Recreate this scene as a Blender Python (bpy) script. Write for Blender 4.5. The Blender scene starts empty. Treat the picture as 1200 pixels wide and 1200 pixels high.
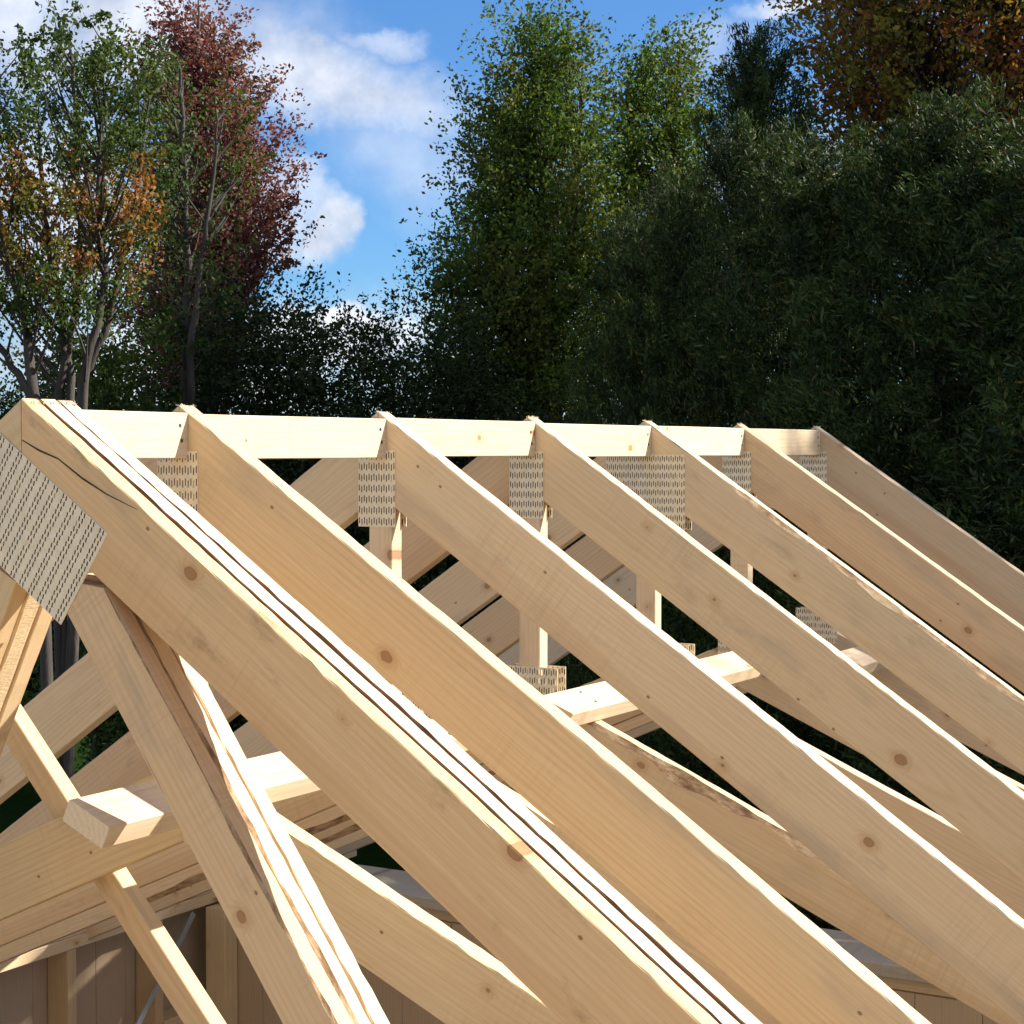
import bpy, math, random
import numpy as np
from mathutils import Vector, Matrix
random.seed(7); rng = np.random.default_rng(11)
scene = bpy.context.scene
col = scene.collection
RZ = 4.0                 # height of the ridge above the lawn
S = 0.6096               # truss spacing
K = 0.6766; D6 = 0.139   # rafter slope and depth
CK = 0.44; C0 = -0.62    # scissor chord slope and height at centre
DEGY = math.radians(30.2685)
CAM = Vector((2.1065, -2.4645, RZ - 0.0818))
F0 = Vector((-math.sin(DEGY), math.cos(DEGY), 0)); R0 = Vector((math.cos(DEGY), math.sin(DEGY), 0))

# ------------------------------------------------------------------ helpers
def tag(o, label=None, cat=None, group=None, kind=None):
    if label: o['label'] = label
    if cat: o['category'] = cat
    if group: o['group'] = group
    if kind: o['kind'] = kind
    return o
def empty(name, loc, label, cat, group=None):
    o = bpy.data.objects.new(name, None); col.objects.link(o)
    o.location = loc; o.empty_display_size = 0.1
    return tag(o, label, cat, group)
def mesh_obj(name, verts, faces, mats, parent=None, smooth=False, mi=None):
    me = bpy.data.meshes.new(name); me.from_pydata([tuple(v) for v in verts], [], faces)
    for m in (mats if isinstance(mats, (list, tuple)) else [mats]): me.materials.append(m)
    if mi: me.polygons.foreach_set('material_index', mi)
    if smooth: me.polygons.foreach_set('use_smooth', [True]*len(me.polygons))
    me.update()
    o = bpy.data.objects.new(name, me); col.objects.link(o)
    if parent: o.parent = parent
    return o
def quads_obj(name, V, mat, parent=None):
    """V: (n,4,3) array of separate quads"""
    n = len(V); me = bpy.data.meshes.new(name)
    me.vertices.add(4*n); me.vertices.foreach_set('co', V.reshape(-1).astype(np.float32))
    me.loops.add(4*n); me.loops.foreach_set('vertex_index', np.arange(4*n, dtype=np.int32))
    me.polygons.add(n); me.polygons.foreach_set('loop_start', np.arange(0, 4*n, 4, dtype=np.int32))
    me.materials.append(mat); me.update(calc_edges=True)
    o = bpy.data.objects.new(name, me); col.objects.link(o)
    if parent: o.parent = parent
    return o

class NT:
    def __init__(s, nt): s.nt = nt; s.n = nt.nodes; s.l = nt.links
    def new(s, t, **k):
        nd = s.n.new(t)
        for a, b in k.items(): setattr(nd, a, b)
        return nd
    def put(s, sock, v):
        if hasattr(v, 'is_output') or isinstance(v, bpy.types.NodeSocket): s.l.new(v, sock)
        else: sock.default_value = v
    def math(s, op, a, b=0.0, c=None, clamp=False):
        nd = s.new('ShaderNodeMath', operation=op); nd.use_clamp = clamp
        s.put(nd.inputs[0], a); s.put(nd.inputs[1], b)
        if c is not None: s.put(nd.inputs[2], c)
        return nd.outputs[0]
    def vmath(s, op, a, b=None, sc=None):
        nd = s.new('ShaderNodeVectorMath', operation=op); s.put(nd.inputs[0], a)
        if b is not None: s.put(nd.inputs[1], b)
        if sc is not None: s.put(nd.inputs['Scale'], sc)
        return nd.outputs['Value'] if op in ('DOT_PRODUCT', 'LENGTH', 'DISTANCE') else nd.outputs[0]
    def noise(s, vec, scale, detail=3, rough=.5, dist=0):
        nd = s.new('ShaderNodeTexNoise'); s.put(nd.inputs['Vector'], vec); s.put(nd.inputs['Scale'], scale)
        nd.inputs['Detail'].default_value = detail; nd.inputs['Roughness'].default_value = rough; nd.inputs['Distortion'].default_value = dist
        return nd.outputs['Fac']
    def remap(s, v, a, b, c=0., d=1., smooth=False):
        nd = s.new('ShaderNodeMapRange'); s.put(nd.inputs[0], v)
        if smooth: nd.interpolation_type = 'SMOOTHSTEP'
        for i, q in enumerate((a, b, c, d)): nd.inputs[i+1].default_value = q
        return nd.outputs[0]
    def mix(s, f, a, b, mode='MIX'):
        nd = s.new('ShaderNodeMix', data_type='RGBA', blend_type=mode)
        s.put(nd.inputs['Factor'], f)
        for i, q in ((6, a), (7, b)):
            if isinstance(q, tuple): q = (q + (1,))[:4]
            s.put(nd.inputs[i], q)
        return nd.outputs[2]
    def ramp(s, f, stops):
        nd = s.new('ShaderNodeValToRGB'); s.put(nd.inputs[0], f); e = nd.color_ramp.elements
        while len(e) < len(stops): e.new(0.5)
        for i, (p, c) in enumerate(stops): e[i].position = p; e[i].color = tuple(c) + (1,)
        return nd.outputs[0]
def new_mat(name):
    m = bpy.data.materials.new(name); m.use_nodes = True
    t = NT(m.node_tree); b = m.node_tree.nodes['Principled BSDF']
    return m, t, b

# ------------------------------------------------------------------ wood
def wood_mat(name, base=(.70, .565, .39), late=(.51, .355, .195), knot=(.13, .05, .022), rings=1.0, knots=1.0, rough_saw=0.0, stain=.35):
    m, t, b = new_mat(name)
    oi = t.new('ShaderNodeObjectInfo'); tc = t.new('ShaderNodeTexCoord')
    off = t.new('ShaderNodeCombineXYZ')
    t.l.new(t.math('MULTIPLY', oi.outputs['Random'], 71.3), off.inputs[0])
    t.l.new(t.math('MULTIPLY', oi.outputs['Random'], 13.7), off.inputs[1])
    t.l.new(t.math('MULTIPLY', oi.outputs['Random'], 29.1), off.inputs[2])
    p = tc.outputs['Object']; q = t.vmath('ADD', p, off.outputs[0])
    # knots
    qs = t.new('ShaderNodeSeparateXYZ'); t.l.new(q, qs.inputs[0]); q2 = t.new('ShaderNodeCombineXYZ'); t.l.new(qs.outputs[0], q2.inputs[0]); t.l.new(qs.outputs[2], q2.inputs[1])
    kv = t.vmath('MULTIPLY', q2.outputs[0], (4.6, 6.2, 1))
    vo = t.new('ShaderNodeTexVoronoi', feature='F1', voronoi_dimensions='2D'); t.l.new(kv, vo.inputs['Vector']); vo.inputs['Scale'].default_value = 1; vo.inputs['Randomness'].default_value = 1
    dist = vo.outputs['Distance']; sep = t.new('ShaderNodeSeparateColor'); t.l.new(vo.outputs['Color'], sep.inputs[0])
    wob = t.noise(t.vmath('MULTIPLY', q, (60, 60, 60)), 1, 2)
    dw = t.math('ADD', dist, t.math('MULTIPLY', t.math('SUBTRACT', wob, .5), .035))
    rad = t.remap(sep.outputs[0], .38, 1.0, 0.0, .074*knots)
    kin = t.math('SUBTRACT', rad, dw)
    kmask = t.remap(kin, -.006, .012, 0, 1, True)
    khalo = t.math('MULTIPLY', t.remap(kin, -.10, .0, 0, 1, True), t.math('GREATER_THAN', rad, .004))
    # annual rings
    w1 = t.noise(t.vmath('MULTIPLY', q, (.9, 3, 4)), 1, 2)
    w2 = t.noise(t.vmath('MULTIPLY', q, (1.7, 20, 20)), 1, 3)
    sp = t.new('ShaderNodeSeparateXYZ'); t.l.new(p, sp.inputs[0])
    z0 = t.math('MULTIPLY_ADD', oi.outputs['Random'], .22, -.17)
    zz = t.math('SUBTRACT', sp.outputs[2], z0)
    xx = t.math('MULTIPLY', t.math('SUBTRACT', w1, .5), .13)
    yy = t.math('ADD', sp.outputs[1], .012)
    s = t.math('SQRT', t.math('ADD', t.math('ADD', t.math('MULTIPLY', zz, zz), t.math('MULTIPLY', xx, xx)), t.math('MULTIPLY', yy, yy)))
    s = t.math('ADD', s, t.math('MULTIPLY', khalo, .018))
    s = t.math('ADD', s, t.math('MULTIPLY', t.math('SUBTRACT', w2, .5), .022))
    ring = t.math('MULTIPLY_ADD', t.math('SINE', t.math('MULTIPLY', t.math('ADD', s, t.math('MULTIPLY', t.math('SUBTRACT', w1, .5), .05)), 560.0)), .5, .5)
    ring = t.math('POWER', ring, 2.2)
    fib = t.noise(t.vmath('MULTIPLY', q, (9, 420, 420)), 1, 4, .65)
    blot = t.noise(t.vmath('MULTIPLY', q, (1.4, 5, 8)), 1, 4, .55)
    dirt = t.noise(t.vmath('MULTIPLY', q, (5, 14, 14)), 1, 5, .7)
    c = t.mix(t.math('MULTIPLY', t.math('MULTIPLY', ring, t.remap(w2, .35, .6, .45, 1)), t.math('MULTIPLY', t.remap(blot, .35, .65, .22, .60), rings)), base, late)
    c = t.mix(t.remap(fib, .38, .72, 0, .50), c, late)
    c = t.mix(t.remap(blot, .38, .72, 0, .42), c, tuple(x*y for x, y in zip(base, (1.02, .90, .80))))
    c = t.mix(t.remap(dirt, .56, .78, 0, stain*1.3, True), c, (.33, .26, .18))
    band = t.math('MULTIPLY', t.remap(t.math('ADD', sp.outputs[2], t.math('MULTIPLY', t.math('SUBTRACT', w1, .5), .09)), -.085, -.105, 0, 1, True), t.math('GREATER_THAN', t.math('FRACT', t.math('MULTIPLY', oi.outputs['Random'], 5.77)), .5))
    c = t.mix(t.math('MULTIPLY', band, .30), c, (.50, .33, .19))
    smg = t.noise(t.vmath('MULTIPLY', q, (2.2, 3, 9)), 1, 4, .6)
    c = t.mix(t.remap(smg, .57, .72, 0, .42, True), c, (.38, .33, .27))
    c = t.mix(t.math('MULTIPLY', khalo, .34), c, (.42, .22, .085))
    krg = t.math('MULTIPLY_ADD', t.math('SINE', t.math('MULTIPLY', dw, 620.0)), .5, .5)
    kc = t.mix(t.math('MULTIPLY', krg, .6), t.mix(t.remap(kin, .004, .022, 0, 1), knot, (.33, .16, .07)), (.20, .085, .035))
    c = t.mix(t.math('MULTIPLY', kmask, .68), c, kc)
    # little nail holes / specks
    v2 = t.new('ShaderNodeTexVoronoi', feature='F1', voronoi_dimensions='2D'); t.l.new(t.vmath('MULTIPLY', q2.outputs[0], (11, 15, 1)), v2.inputs['Vector']); v2.inputs['Scale'].default_value = 1
    s2 = t.new('ShaderNodeSeparateColor'); t.l.new(v2.outputs['Color'], s2.inputs[0])
    spk = t.math('MULTIPLY', t.remap(v2.outputs['Distance'], .035, .05, 1, 0), t.math('GREATER_THAN', s2.outputs[1], .93))
    c = t.mix(t.math('MULTIPLY', spk, .75), c, (.16, .085, .04))
    stk = t.noise(t.vmath('MULTIPLY', q, (5.5, 60, 170)), 1, 2, .5)
    c = t.mix(t.remap(stk, .73, .80, 0, .55, True), c, (.30, .17, .08))
    sawm = t.noise(t.vmath('MULTIPLY', q, (130, 3, 5)), 1, 2, .5); pch = t.noise(t.vmath('MULTIPLY', q, (2.5, 3, 3)), 1, 2)
    c = t.mix(t.math('MULTIPLY', t.remap(sawm, .5, .68), t.remap(pch, .52, .64, 0, .30)), c, (.48, .36, .22))
    # board-to-board tone
    r2 = t.math('FRACT', t.math('MULTIPLY', oi.outputs['Random'], 17.31))
    c = t.mix(t.math('MULTIPLY', r2, .35), c, (.93, .84, .70, 1), 'MULTIPLY')
    c = t.mix(1.0, c, oi.outputs['Color'], 'MULTIPLY')
    t.l.new(c, b.inputs['Base Color']); b.inputs['Roughness'].default_value = .62
    b.inputs['Specular IOR Level'].default_value = .25
    bp = t.new('ShaderNodeBump'); bp.inputs['Strength'].default_value = .35 + rough_saw; bp.inputs['Distance'].default_value = .0012
    saw = t.noise(t.vmath('MULTIPLY', q, (260, 90, 90)), 1, 3, .6)
    hgt = t.math('ADD', t.math('MULTIPLY', fib, .6), t.math('MULTIPLY', saw, .25 + rough_saw))
    hgt = t.math('SUBTRACT', hgt, t.math('MULTIPLY', ring, .15))
    t.l.new(hgt, bp.inputs['Height']); t.l.new(bp.outputs[0], b.inputs['Normal'])
    return m
WOOD = wood_mat('spruce_lumber')
WOOD2 = wood_mat('spruce_lumber_clear', base=(.73, .60, .43), rings=.7, knots=.75)
ROUGH = wood_mat('rough_sawn_edge', base=(.75, .625, .45), rings=.5, knots=.5, rough_saw=.6, stain=.2)
WOODG = wood_mat('spruce_lumber_front', stain=1.0)
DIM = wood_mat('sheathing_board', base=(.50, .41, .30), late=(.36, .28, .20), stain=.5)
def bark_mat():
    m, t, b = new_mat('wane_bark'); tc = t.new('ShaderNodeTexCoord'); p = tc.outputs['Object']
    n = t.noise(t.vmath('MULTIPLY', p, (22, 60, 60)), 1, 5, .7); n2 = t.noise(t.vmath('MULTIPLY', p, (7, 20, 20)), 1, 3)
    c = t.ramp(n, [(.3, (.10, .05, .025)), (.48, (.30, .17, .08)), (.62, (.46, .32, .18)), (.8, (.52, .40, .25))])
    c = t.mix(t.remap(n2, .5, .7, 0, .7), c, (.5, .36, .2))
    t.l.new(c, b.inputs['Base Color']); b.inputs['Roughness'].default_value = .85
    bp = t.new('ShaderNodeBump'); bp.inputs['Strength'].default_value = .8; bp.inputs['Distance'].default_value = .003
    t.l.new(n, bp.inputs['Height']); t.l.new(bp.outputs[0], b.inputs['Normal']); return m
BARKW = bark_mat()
SEAM, t_, b_ = new_mat('brown_bark_gap_shade'); b_.inputs['Base Color'].default_value = (.13, .062, .03, 1); b_.inputs['Roughness'].default_value = .9  # bark brown that also paints the shade between the girder plies

def board_m(name, parent, M, L, w, th, mat, c0=0., c1=0., bow=0., wob=.0004, rough=0., ch=.0018, tint=None, ybow=0., wane=None, face=None):
    """board in its own frame: X along, Y 0..th, Z -w..0; ends sheared x += c*z; M is the world matrix"""
    n = max(3, int(L/.028)); V = []; F = []
    sec = [(ch, 0), (th-ch, 0), (th, -ch), (th, -w+ch), (th-ch, -w), (ch, -w), (0, -w+ch), (0, -ch)]
    r = random.Random(int(abs(L*1e4)+abs(M.translation.x*977)+abs(M.translation.y*3331)))
    ph = [r.uniform(0, 6.28) for _ in range(6)]
    for i in range(n+1):
        s = i/n; x = s*L
        low = .5*math.sin(x*3.1+ph[0]) + .5*math.sin(x*7.3+ph[1]); low2 = math.sin(x*2.7+ph[2])
        for (y, z) in sec:
            xs = x + (c0*z)*(1-s) + (c1*z)*s
            top = z > -w/2
            dz = bow*math.sin(math.pi*s) + wob*low*(1.5 if top else 1)
            dy = ybow*math.sin(math.pi*s) + wob*.7*low2
            if rough and top: dz += r.uniform(-rough, rough*.4)*(1 if y < th/2 else .6)
            if wane:
                a, bnd, dep, wid, side = wane    # missing corner: from a to bnd along, dep down the face, wid into the top
                kf = max(0., min(1., (x-a)/.12, (bnd-x)/.12)) * (.75+.35*math.sin(x*17+ph[3])+.2*math.sin(x*41+ph[4]))
                if side == 'top' and top and y < th/2 and kf > 0:
                    if y == 0: dz += -dep*kf
                    else: dy += wid*kf; dz += -.001
                if side == 'bot' and (not top) and y < th/2 and kf > 0:
                    if y == 0: dz += dep*kf
                    else: dy += wid*kf
            V.append((xs, y+dy, z+dz))
    k = 8; mi = []
    for i in range(n):
        for j in range(k):
            j2 = (j+1) % k
            F.append((i*k+j, (i+1)*k+j, (i+1)*k+j2, i*k+j2))
            mi.append(1 if (face and j in (6, 7)) or wane and ((wane[4] == 'top' and j == 7) or (wane[4] == 'bot' and j == 5)) else 0)
    F.append(tuple(range(k))); F.append(tuple(reversed([n*k+j for j in range(k)]))); mi += [0, 0]
    F = [f[::-1] for f in F]
    o = mesh_obj(name, V, F, [mat, face or BARKW] if wane or face else mat, parent, mi=mi if wane or face else None)
    M2 = M.copy()
    if parent: M2.translation = M.translation - parent.location
    o.matrix_local = M2
    o.color = tuple(tint or (1, 1, 1)) + (1,)
    return o
def frame(p, X, Z):
    X = Vector(X).normalized(); Z = Vector(Z); Z = (Z - X*Z.dot(X)).normalized(); Y = Z.cross(X)
    M = Matrix((X, Y, Z)).transposed().to_4x4(); M.translation = Vector(p); return M
def member(name, parent, y, a, b, w, th, mat, **k):
    """a, b = (t, h) of the upper edge's ends, a must be left of b"""
    L = math.hypot(b[0]-a[0], b[1]-a[1])
    X = (b[0]-a[0], 0, b[1]-a[1]); Z = (-X[2], 0, X[0])
    return board_m(name, parent, frame((a[0], y, a[1]+RZ), X, Z), L, w, th, mat, **k)
def splinters(parent, pts, mat=None, n=8, size=.012, spread=.02, direction=(0, 0, 1)):
    V = []; F = []
    for p in pts:
        for _ in range(n):
            c = Vector(p) + Vector((random.uniform(-spread, spread)*.3, random.uniform(0, spread), 0))
            d = (Vector(direction) + Vector((random.gauss(0, .6), random.gauss(0, .4), random.gauss(0, .4)))).normalized()*random.uniform(.25, 1)*size
            s = Vector((random.gauss(0, 1), random.gauss(0, 1), random.gauss(0, .3))).normalized()*random.uniform(.0008, .002)
            b0 = len(V); u = s.cross(d).normalized()*s.length
            V += [c+s, c-s, c+u, c+d]; F += [(b0, b0+1, b0+3), (b0+1, b0+2, b0+3), (b0+2, b0, b0+3)]
    o = mesh_obj('splinters', [v - (parent.location if parent else Vector()) for v in V], F, mat or ROUGH, parent)
    o.color = (1, 1, 1, 1); return o

# ------------------------------------------------------------------ metal
def metal_mat():
    m, t, b = new_mat('galvanised_steel'); tc = t.new('ShaderNodeTexCoord'); p = tc.outputs['Object']
    n = t.noise(p, 55, 4, .6); n2 = t.noise(p, 9, 3)
    c = t.mix(t.remap(n, .35, .7), (.72, .62, .44), (.84, .73, .53)); c = t.mix(t.remap(n2, .45, .7, 0, .35), c, (.60, .53, .40))
    t.l.new(c, b.inputs['Base Color']); b.inputs['Metallic'].default_value = .05
    t.l.new(t.remap(n, .3, .7, .5, .68), b.inputs['Roughness']); return m
STEEL = metal_mat()
mm, t_, b_ = new_mat('recess_shade'); b_.inputs['Base Color'].default_value = (.045, .026, .014, 1); b_.inputs['Roughness'].default_value = .8; RECESS = mm  # dark brown standing in for shadow inside the plate slots
mm, t_, b_ = new_mat('nail_steel'); b_.inputs['Base Color'].default_value = (.10, .09, .085, 1); b_.inputs['Metallic'].default_value = .6; b_.inputs['Roughness'].default_value = .5; NAIL = mm
mm, t_, b_ = new_mat('strap_zinc'); b_.inputs['Base Color'].default_value = (.42, .47, .52, 1); b_.inputs['Metallic'].default_value = .7; b_.inputs['Roughness'].default_value = .4; ZINC = mm

def plate(parent, corner, A, B, la, lb, y, back=False, pitch=(.0062, .0215), slot=(.0026, .0125), slot_shade=.94, skew=0., stag=.0016, pair=0., name='connector_plate'):
    """steel plate with real punched slots. corner (t,h) top-left, A unit vector along a row, B unit vector across rows"""
    na = max(1, int(round(la/pitch[0]))); nb = max(1, int(round(lb/pitch[1]))); pa = la/na; pb = lb/nb
    V = []; F = []; mi = []; th = .0011; sg = -1 if not back else 1
    r = random.Random(int(corner[0]*1000)+na*7)
    org = parent.location
    warp = [r.uniform(-1, 1) for _ in range(4)]
    def P(a, b, d):
        bend = .0008*math.sin(a/la*3.1+warp[0])*math.sin(b/lb*3.1+warp[1])
        return (corner[0]+A[0]*a+B[0]*b-org.x, y+sg*(d+bend+.0008)-org.y, corner[1]+A[1]*a+B[1]*b+RZ-org.z)
    cs, sn = math.cos(skew), math.sin(skew)
    for i in range(na):
        for j in range(nb):
            a0, a1, b0, b1 = i*pa, (i+1)*pa, j*pb, (j+1)*pb
            off = (stag if i % 2 else -stag) + (pair if j % 2 == 0 else -pair)
            ca, cb = (a0+a1)/2, (b0+b1)/2+off
            hw, hl = slot[0]/2, min(slot[1], pb*.84)/2
            hole = []
            for (u, v) in ((-hw, -hl), (hw, -hl), (hw, hl), (-hw, hl)):
                hole.append((ca+u*cs-v*sn, cb+u*sn+v*cs))
            outer = [(a0, b0), (a1, b0), (a1, b1), (a0, b1)]
            k = len(V)
            V += [P(*q, th) for q in outer] + [P(*q, th) for q in hole] + [P(*q, 0) for q in hole]
            for e in range(4):
                e2 = (e+1) % 4
                F.append((k+e, k+e2, k+4+e2, k+4+e)); mi.append(0)
                F.append((k+4+e, k+4+e2, k+8+e2, k+8+e)); mi.append(0)
            if r.random() < slot_shade:
                F.append((k+8, k+9, k+10, k+11)); mi.append(1)  # dark quad closing the slot, painted shade of the cavity
    # rim
    k = len(V); c4 = [(0, 0), (la, 0), (la, lb), (0, lb)]
    V += [P(*q, th) for q in c4] + [P(*q, -.0006) for q in c4]
    for e in range(4):
        e2 = (e+1) % 4; F.append((k+e, k+4+e, k+4+e2, k+e2)); mi.append(0)
    return mesh_obj(name, V, F, [STEEL, RECESS], parent, mi=mi)

# ------------------------------------------------------------------ single scissor trusses
cosK = math.cos(math.atan(K)); VD = D6/cosK                 # vertical depth of a rafter
ang_r, ang_c = math.atan(K), math.atan(CK); DC = .129; VC = DC/math.cos(ang_c)
TAIL = 2.52
ordinal = ['first', 'second', 'third', 'fourth', 'fifth', 'sixth']
extra = ['warm orange-toned right rafter', 'smooth evenly pale right rafter', 'pale rafter and fine grain lines',
         'bark-edged rafter and wide peak plate', 'pinkish rafter with paired knots', 'reddish grey-streaked rafter, standing farthest away']
tintR = [(1.0, .955, .86), (1.0, .97, .90), (1.0, .97, .90), (.96, .94, .86), (.96, .89, .82), (.82, .77, .72)]
TH = .038
for i in range(6):
    y = i*S
    T = empty('roof_truss', (0, y, RZ), '%s single truss after the triple girder, with %s' % (ordinal[i], extra[i]), 'roof truss', 'single scissor trusses in a row')
    m = WOOD if i % 2 == 0 else WOOD2
    bw = [.012, .004, -.002, .004, 0, -.003][i]
    wn = (.25, 2.6, .012, .012, 'top') if i == 3 else None
    member('rafter', T, y, (0, 0), (TAIL, -K*TAIL), D6, TH, m, c0=-math.tan(ang_r), c1=0, bow=bw, tint=tintR[i], rough=.0014, ybow=[.004, -.003, .003, -.004, .003, 0][i], wane=wn)
    member('rafter', T, y, (-TAIL, -K*TAIL), (-.0012, 0), D6, TH, WOOD, c0=0, c1=math.tan(ang_r), bow=.003, rough=.0006,
           tint=[(.98, .97, .93), (1, .97, .92), (.95, .84, .74), (1, .98, .95), (.88, .80, .72), (.95, .93, .9)][i])
    # scissor chords, ends cut along the rafters' undersides
    tx = (-C0-VD)/(K-CK) - .012
    cc = 1/math.tan(ang_r-ang_c)
    wc = (.1, 1.15, .024, .016, 'top') if i == 2 else ((.9, 1.6, .018, .014, 'top') if i == 1 else None)
    wl = (.9, 1.9, .014, .010, 'bot') if i in (2, 3) else None
    member('bottom_chord', T, y, (.0006, C0), (tx, C0-CK*tx), DC, TH, WOOD2 if i != 2 else WOOD, c0=-math.tan(ang_c), c1=-min(cc, 3.6), bow=.002, rough=.0022 if i < 2 else .001,
           tint=[(.98, .93, .80), (1, .96, .88), (.98, .94, .86), (.97, .92, .86), (.96, .92, .86), (.92, .88, .84)][i], wane=wc)
    member('bottom_chord', T, y, (-tx, C0-CK*tx), (-.0006, C0), DC, TH, WOOD, c0=min(cc, 3.6), c1=math.tan(ang_c), bow=-.002, rough=.0015,
           tint=[(1.0, .93, .76), (.98, .93, .86), (.95, .88, .78), (.9, .85, .78), (.96, .9, .82), (.9, .9, .85)][i], wane=wl)
    # king post
    ht, hb = -.196, -.636
    board_m('king_post', T, frame((-.024, y, hb+RZ), (0, 0, 1), (-1, 0, 0)), ht-hb, .055, TH, WOOD2, tint=(1, .97, .93))
    # plates on both faces
    for bk in (False, True):
        yy = y + (TH if bk else 0)
        if i == 3: plate(T, (-.112, -.088), (1, 0), (0, -1), .228, .196, yy, bk)
        else: plate(T, (-.049, -.080 if i != 1 else -.078), (1, 0), (0, -1), .090, .155, yy, bk)
        plate(T, (-.060, -.578), (1, 0), (0, -1), {1: .165, 3: .186}.get(i, .138), .108, yy, bk, slot_shade=.7)
    # torn fibres left by the saw at the peak
    splinters(T, [(-.004, y+.002, RZ-.001), (.004, y+.012, RZ-.002)], n=9, size=.0065, spread=.022)

# ------------------------------------------------------------------ triple-ply girder truss
KG = .700; ag = math.atan(KG); G0 = -.376; PT = .0336
G = empty('girder_truss', (0, G0, RZ), 'triple-ply girder truss with splintered top edges and big rotated connector plate, nearest the camera', 'roof truss')
gw = [.000, .000, .001]
for k in range(3):
    yk = G0 + k*.0397
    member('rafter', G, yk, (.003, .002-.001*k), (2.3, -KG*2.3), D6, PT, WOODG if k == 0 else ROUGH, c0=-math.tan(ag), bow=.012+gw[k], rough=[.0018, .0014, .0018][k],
           ybow=[0, .0018, .0022][k], wob=[.0007, .0012, .0009][k], face=SEAM if k else None, tint=[(1.06, .93, .76), (1.02, 1, .96), (1.0, .98, .95)][k])  # hidden ply faces coloured brown for wane and gap shade
    member('rafter', G, yk, (-2.3, -KG*2.3), (.0015, .001), D6, PT, WOOD, c1=math.tan(ag), bow=.006, rough=.001, tint=(.98, .92, .78))
    if k < 2: member('gap_shade_strip', G, yk+PT-.002, (.02, -.03), (2.28, -KG*2.28-.018), D6-.02, .0125+k*.001, SEAM, bow=.012, rough=.002, ch=.0005)  # added filler strip, its brown painting wane and shade in the ply gap
    # V webs
    wr = math.atan(1.40)
    sx, sh = .172, -.288
    e = 1.32
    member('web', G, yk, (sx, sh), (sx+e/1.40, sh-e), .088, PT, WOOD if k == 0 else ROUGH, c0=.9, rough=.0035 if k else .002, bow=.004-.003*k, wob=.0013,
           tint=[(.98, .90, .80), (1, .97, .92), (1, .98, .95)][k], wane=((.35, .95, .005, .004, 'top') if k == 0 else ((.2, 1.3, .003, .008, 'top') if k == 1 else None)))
    hx, hh = -.012, -.285; e2 = 1.32; sl = 2.0
    # left web: its right-hand edge runs down to the left
    X = Vector((1/sl, 0, 1)).normalized()     # along the web, upwards to the right
    a = Vector((hx - e2/sl, yk, hh - e2 + RZ))
    # Z axis points right/down so that the measured edge is the "top" edge
    M = frame(a, X, (1, 0, -1/sl))
    # keep Y pointing away from the camera
    if M.col[1][1] < 0:
        Xd = -X; b0 = Vector((hx, yk, hh+RZ)); M = frame(b0, Xd, (1, 0, -1/sl))
    board_m('web', G, M, math.hypot(e2, e2/sl), .088, PT, WOOD if k != 1 else ROUGH, rough=.0012, tint=[(.97, .91, .78), (.98, .93, .82), (1, .94, .84)][k])
    member('bottom_chord', G, yk, (-2.05, -1.585), (2.05, -1.585), D6, PT, WOOD)
ax = Vector((.225, -.154)).normalized(); bx = Vector((ax.y, -ax.x)); bx = bx if bx.y < 0 else -bx
plate(G, (-.044, -.051), (bx.x, bx.y), (ax.x, ax.y), .1727, .2727, G0, False, pitch=(.0096, .01125), slot=(.0030, .0078), slot_shade=.97, skew=math.radians(-72), stag=.0003, pair=.0020)
splinters(G, [(.010, G0+.004, RZ-.006), (.014, G0+.04, RZ-.006), (.012, G0+.08, RZ-.006)], n=16, size=.011, spread=.03)
gs = []
for _ in range(70):
    tt = random.uniform(.03, 1.9); k = random.choice((0, 0, 1, 2)); gs.append((tt, G0+k*.0385+random.uniform(0, .004), RZ-KG*tt+.001+.010*math.sin(tt/2.3*3.14)))
for q_ in range(0): pass
edge_fibres = gs
# drying check (crack) in the front rafter: thin dark wedge
ck = [(.004, -.063), (.040, -.079), (.080, -.092), (.130, -.122), (.180, -.146), (.240, -.168)]
V = []; F = []
for q, (a, h) in enumerate(ck):
    wv = [.0008, .0016, .0011, .0018, .0010, .0003][q]
    V += [(a, -.0009, h+wv), (a, -.0009, h-wv)]
    if q: F.append((2*q-2, 2*q, 2*q+1, 2*q-1))
o = mesh_obj('drying_crack', V, F, RECESS, G)

# ------------------------------------------------------------------ ridge blocks between the trusses
def disc(parent, c, u, v, r_=.0036):
    V = [tuple(c + (u*math.cos(q_*.785)+v*math.sin(q_*.785))*r_) for q_ in range(8)]; nrm = u.cross(v)*.0012
    V += [tuple(Vector(p_)-nrm) for p_ in V]
    return mesh_obj('nail_head', V, [tuple(range(8)), tuple(range(15, 7, -1))]+[(q_, q_+8, (q_+1) % 8+8, (q_+1) % 8) for q_ in range(8)], NAIL, parent)
def nails(parent, pts):
    for p in pts: disc(parent, Vector(p)-parent.location+Vector((.0012, 0, 0)), Vector((0, 1, 0)), Vector((0, 0, 1)))
blab = ['short pale ridge block beside the triple girder truss, two nail heads at its right end',
        'ridge block between the first and second single trusses, clear pale face',
        'ridge block between the second and third single trusses, small knot low on its face',
        'ridge block between the third and fourth single trusses, shadow crossing its right end',
        'ridge block between the fourth and fifth single trusses, dappled by tree shade',
        'farthest ridge block, between the last two single trusses, dappled by tree shade']
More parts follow.
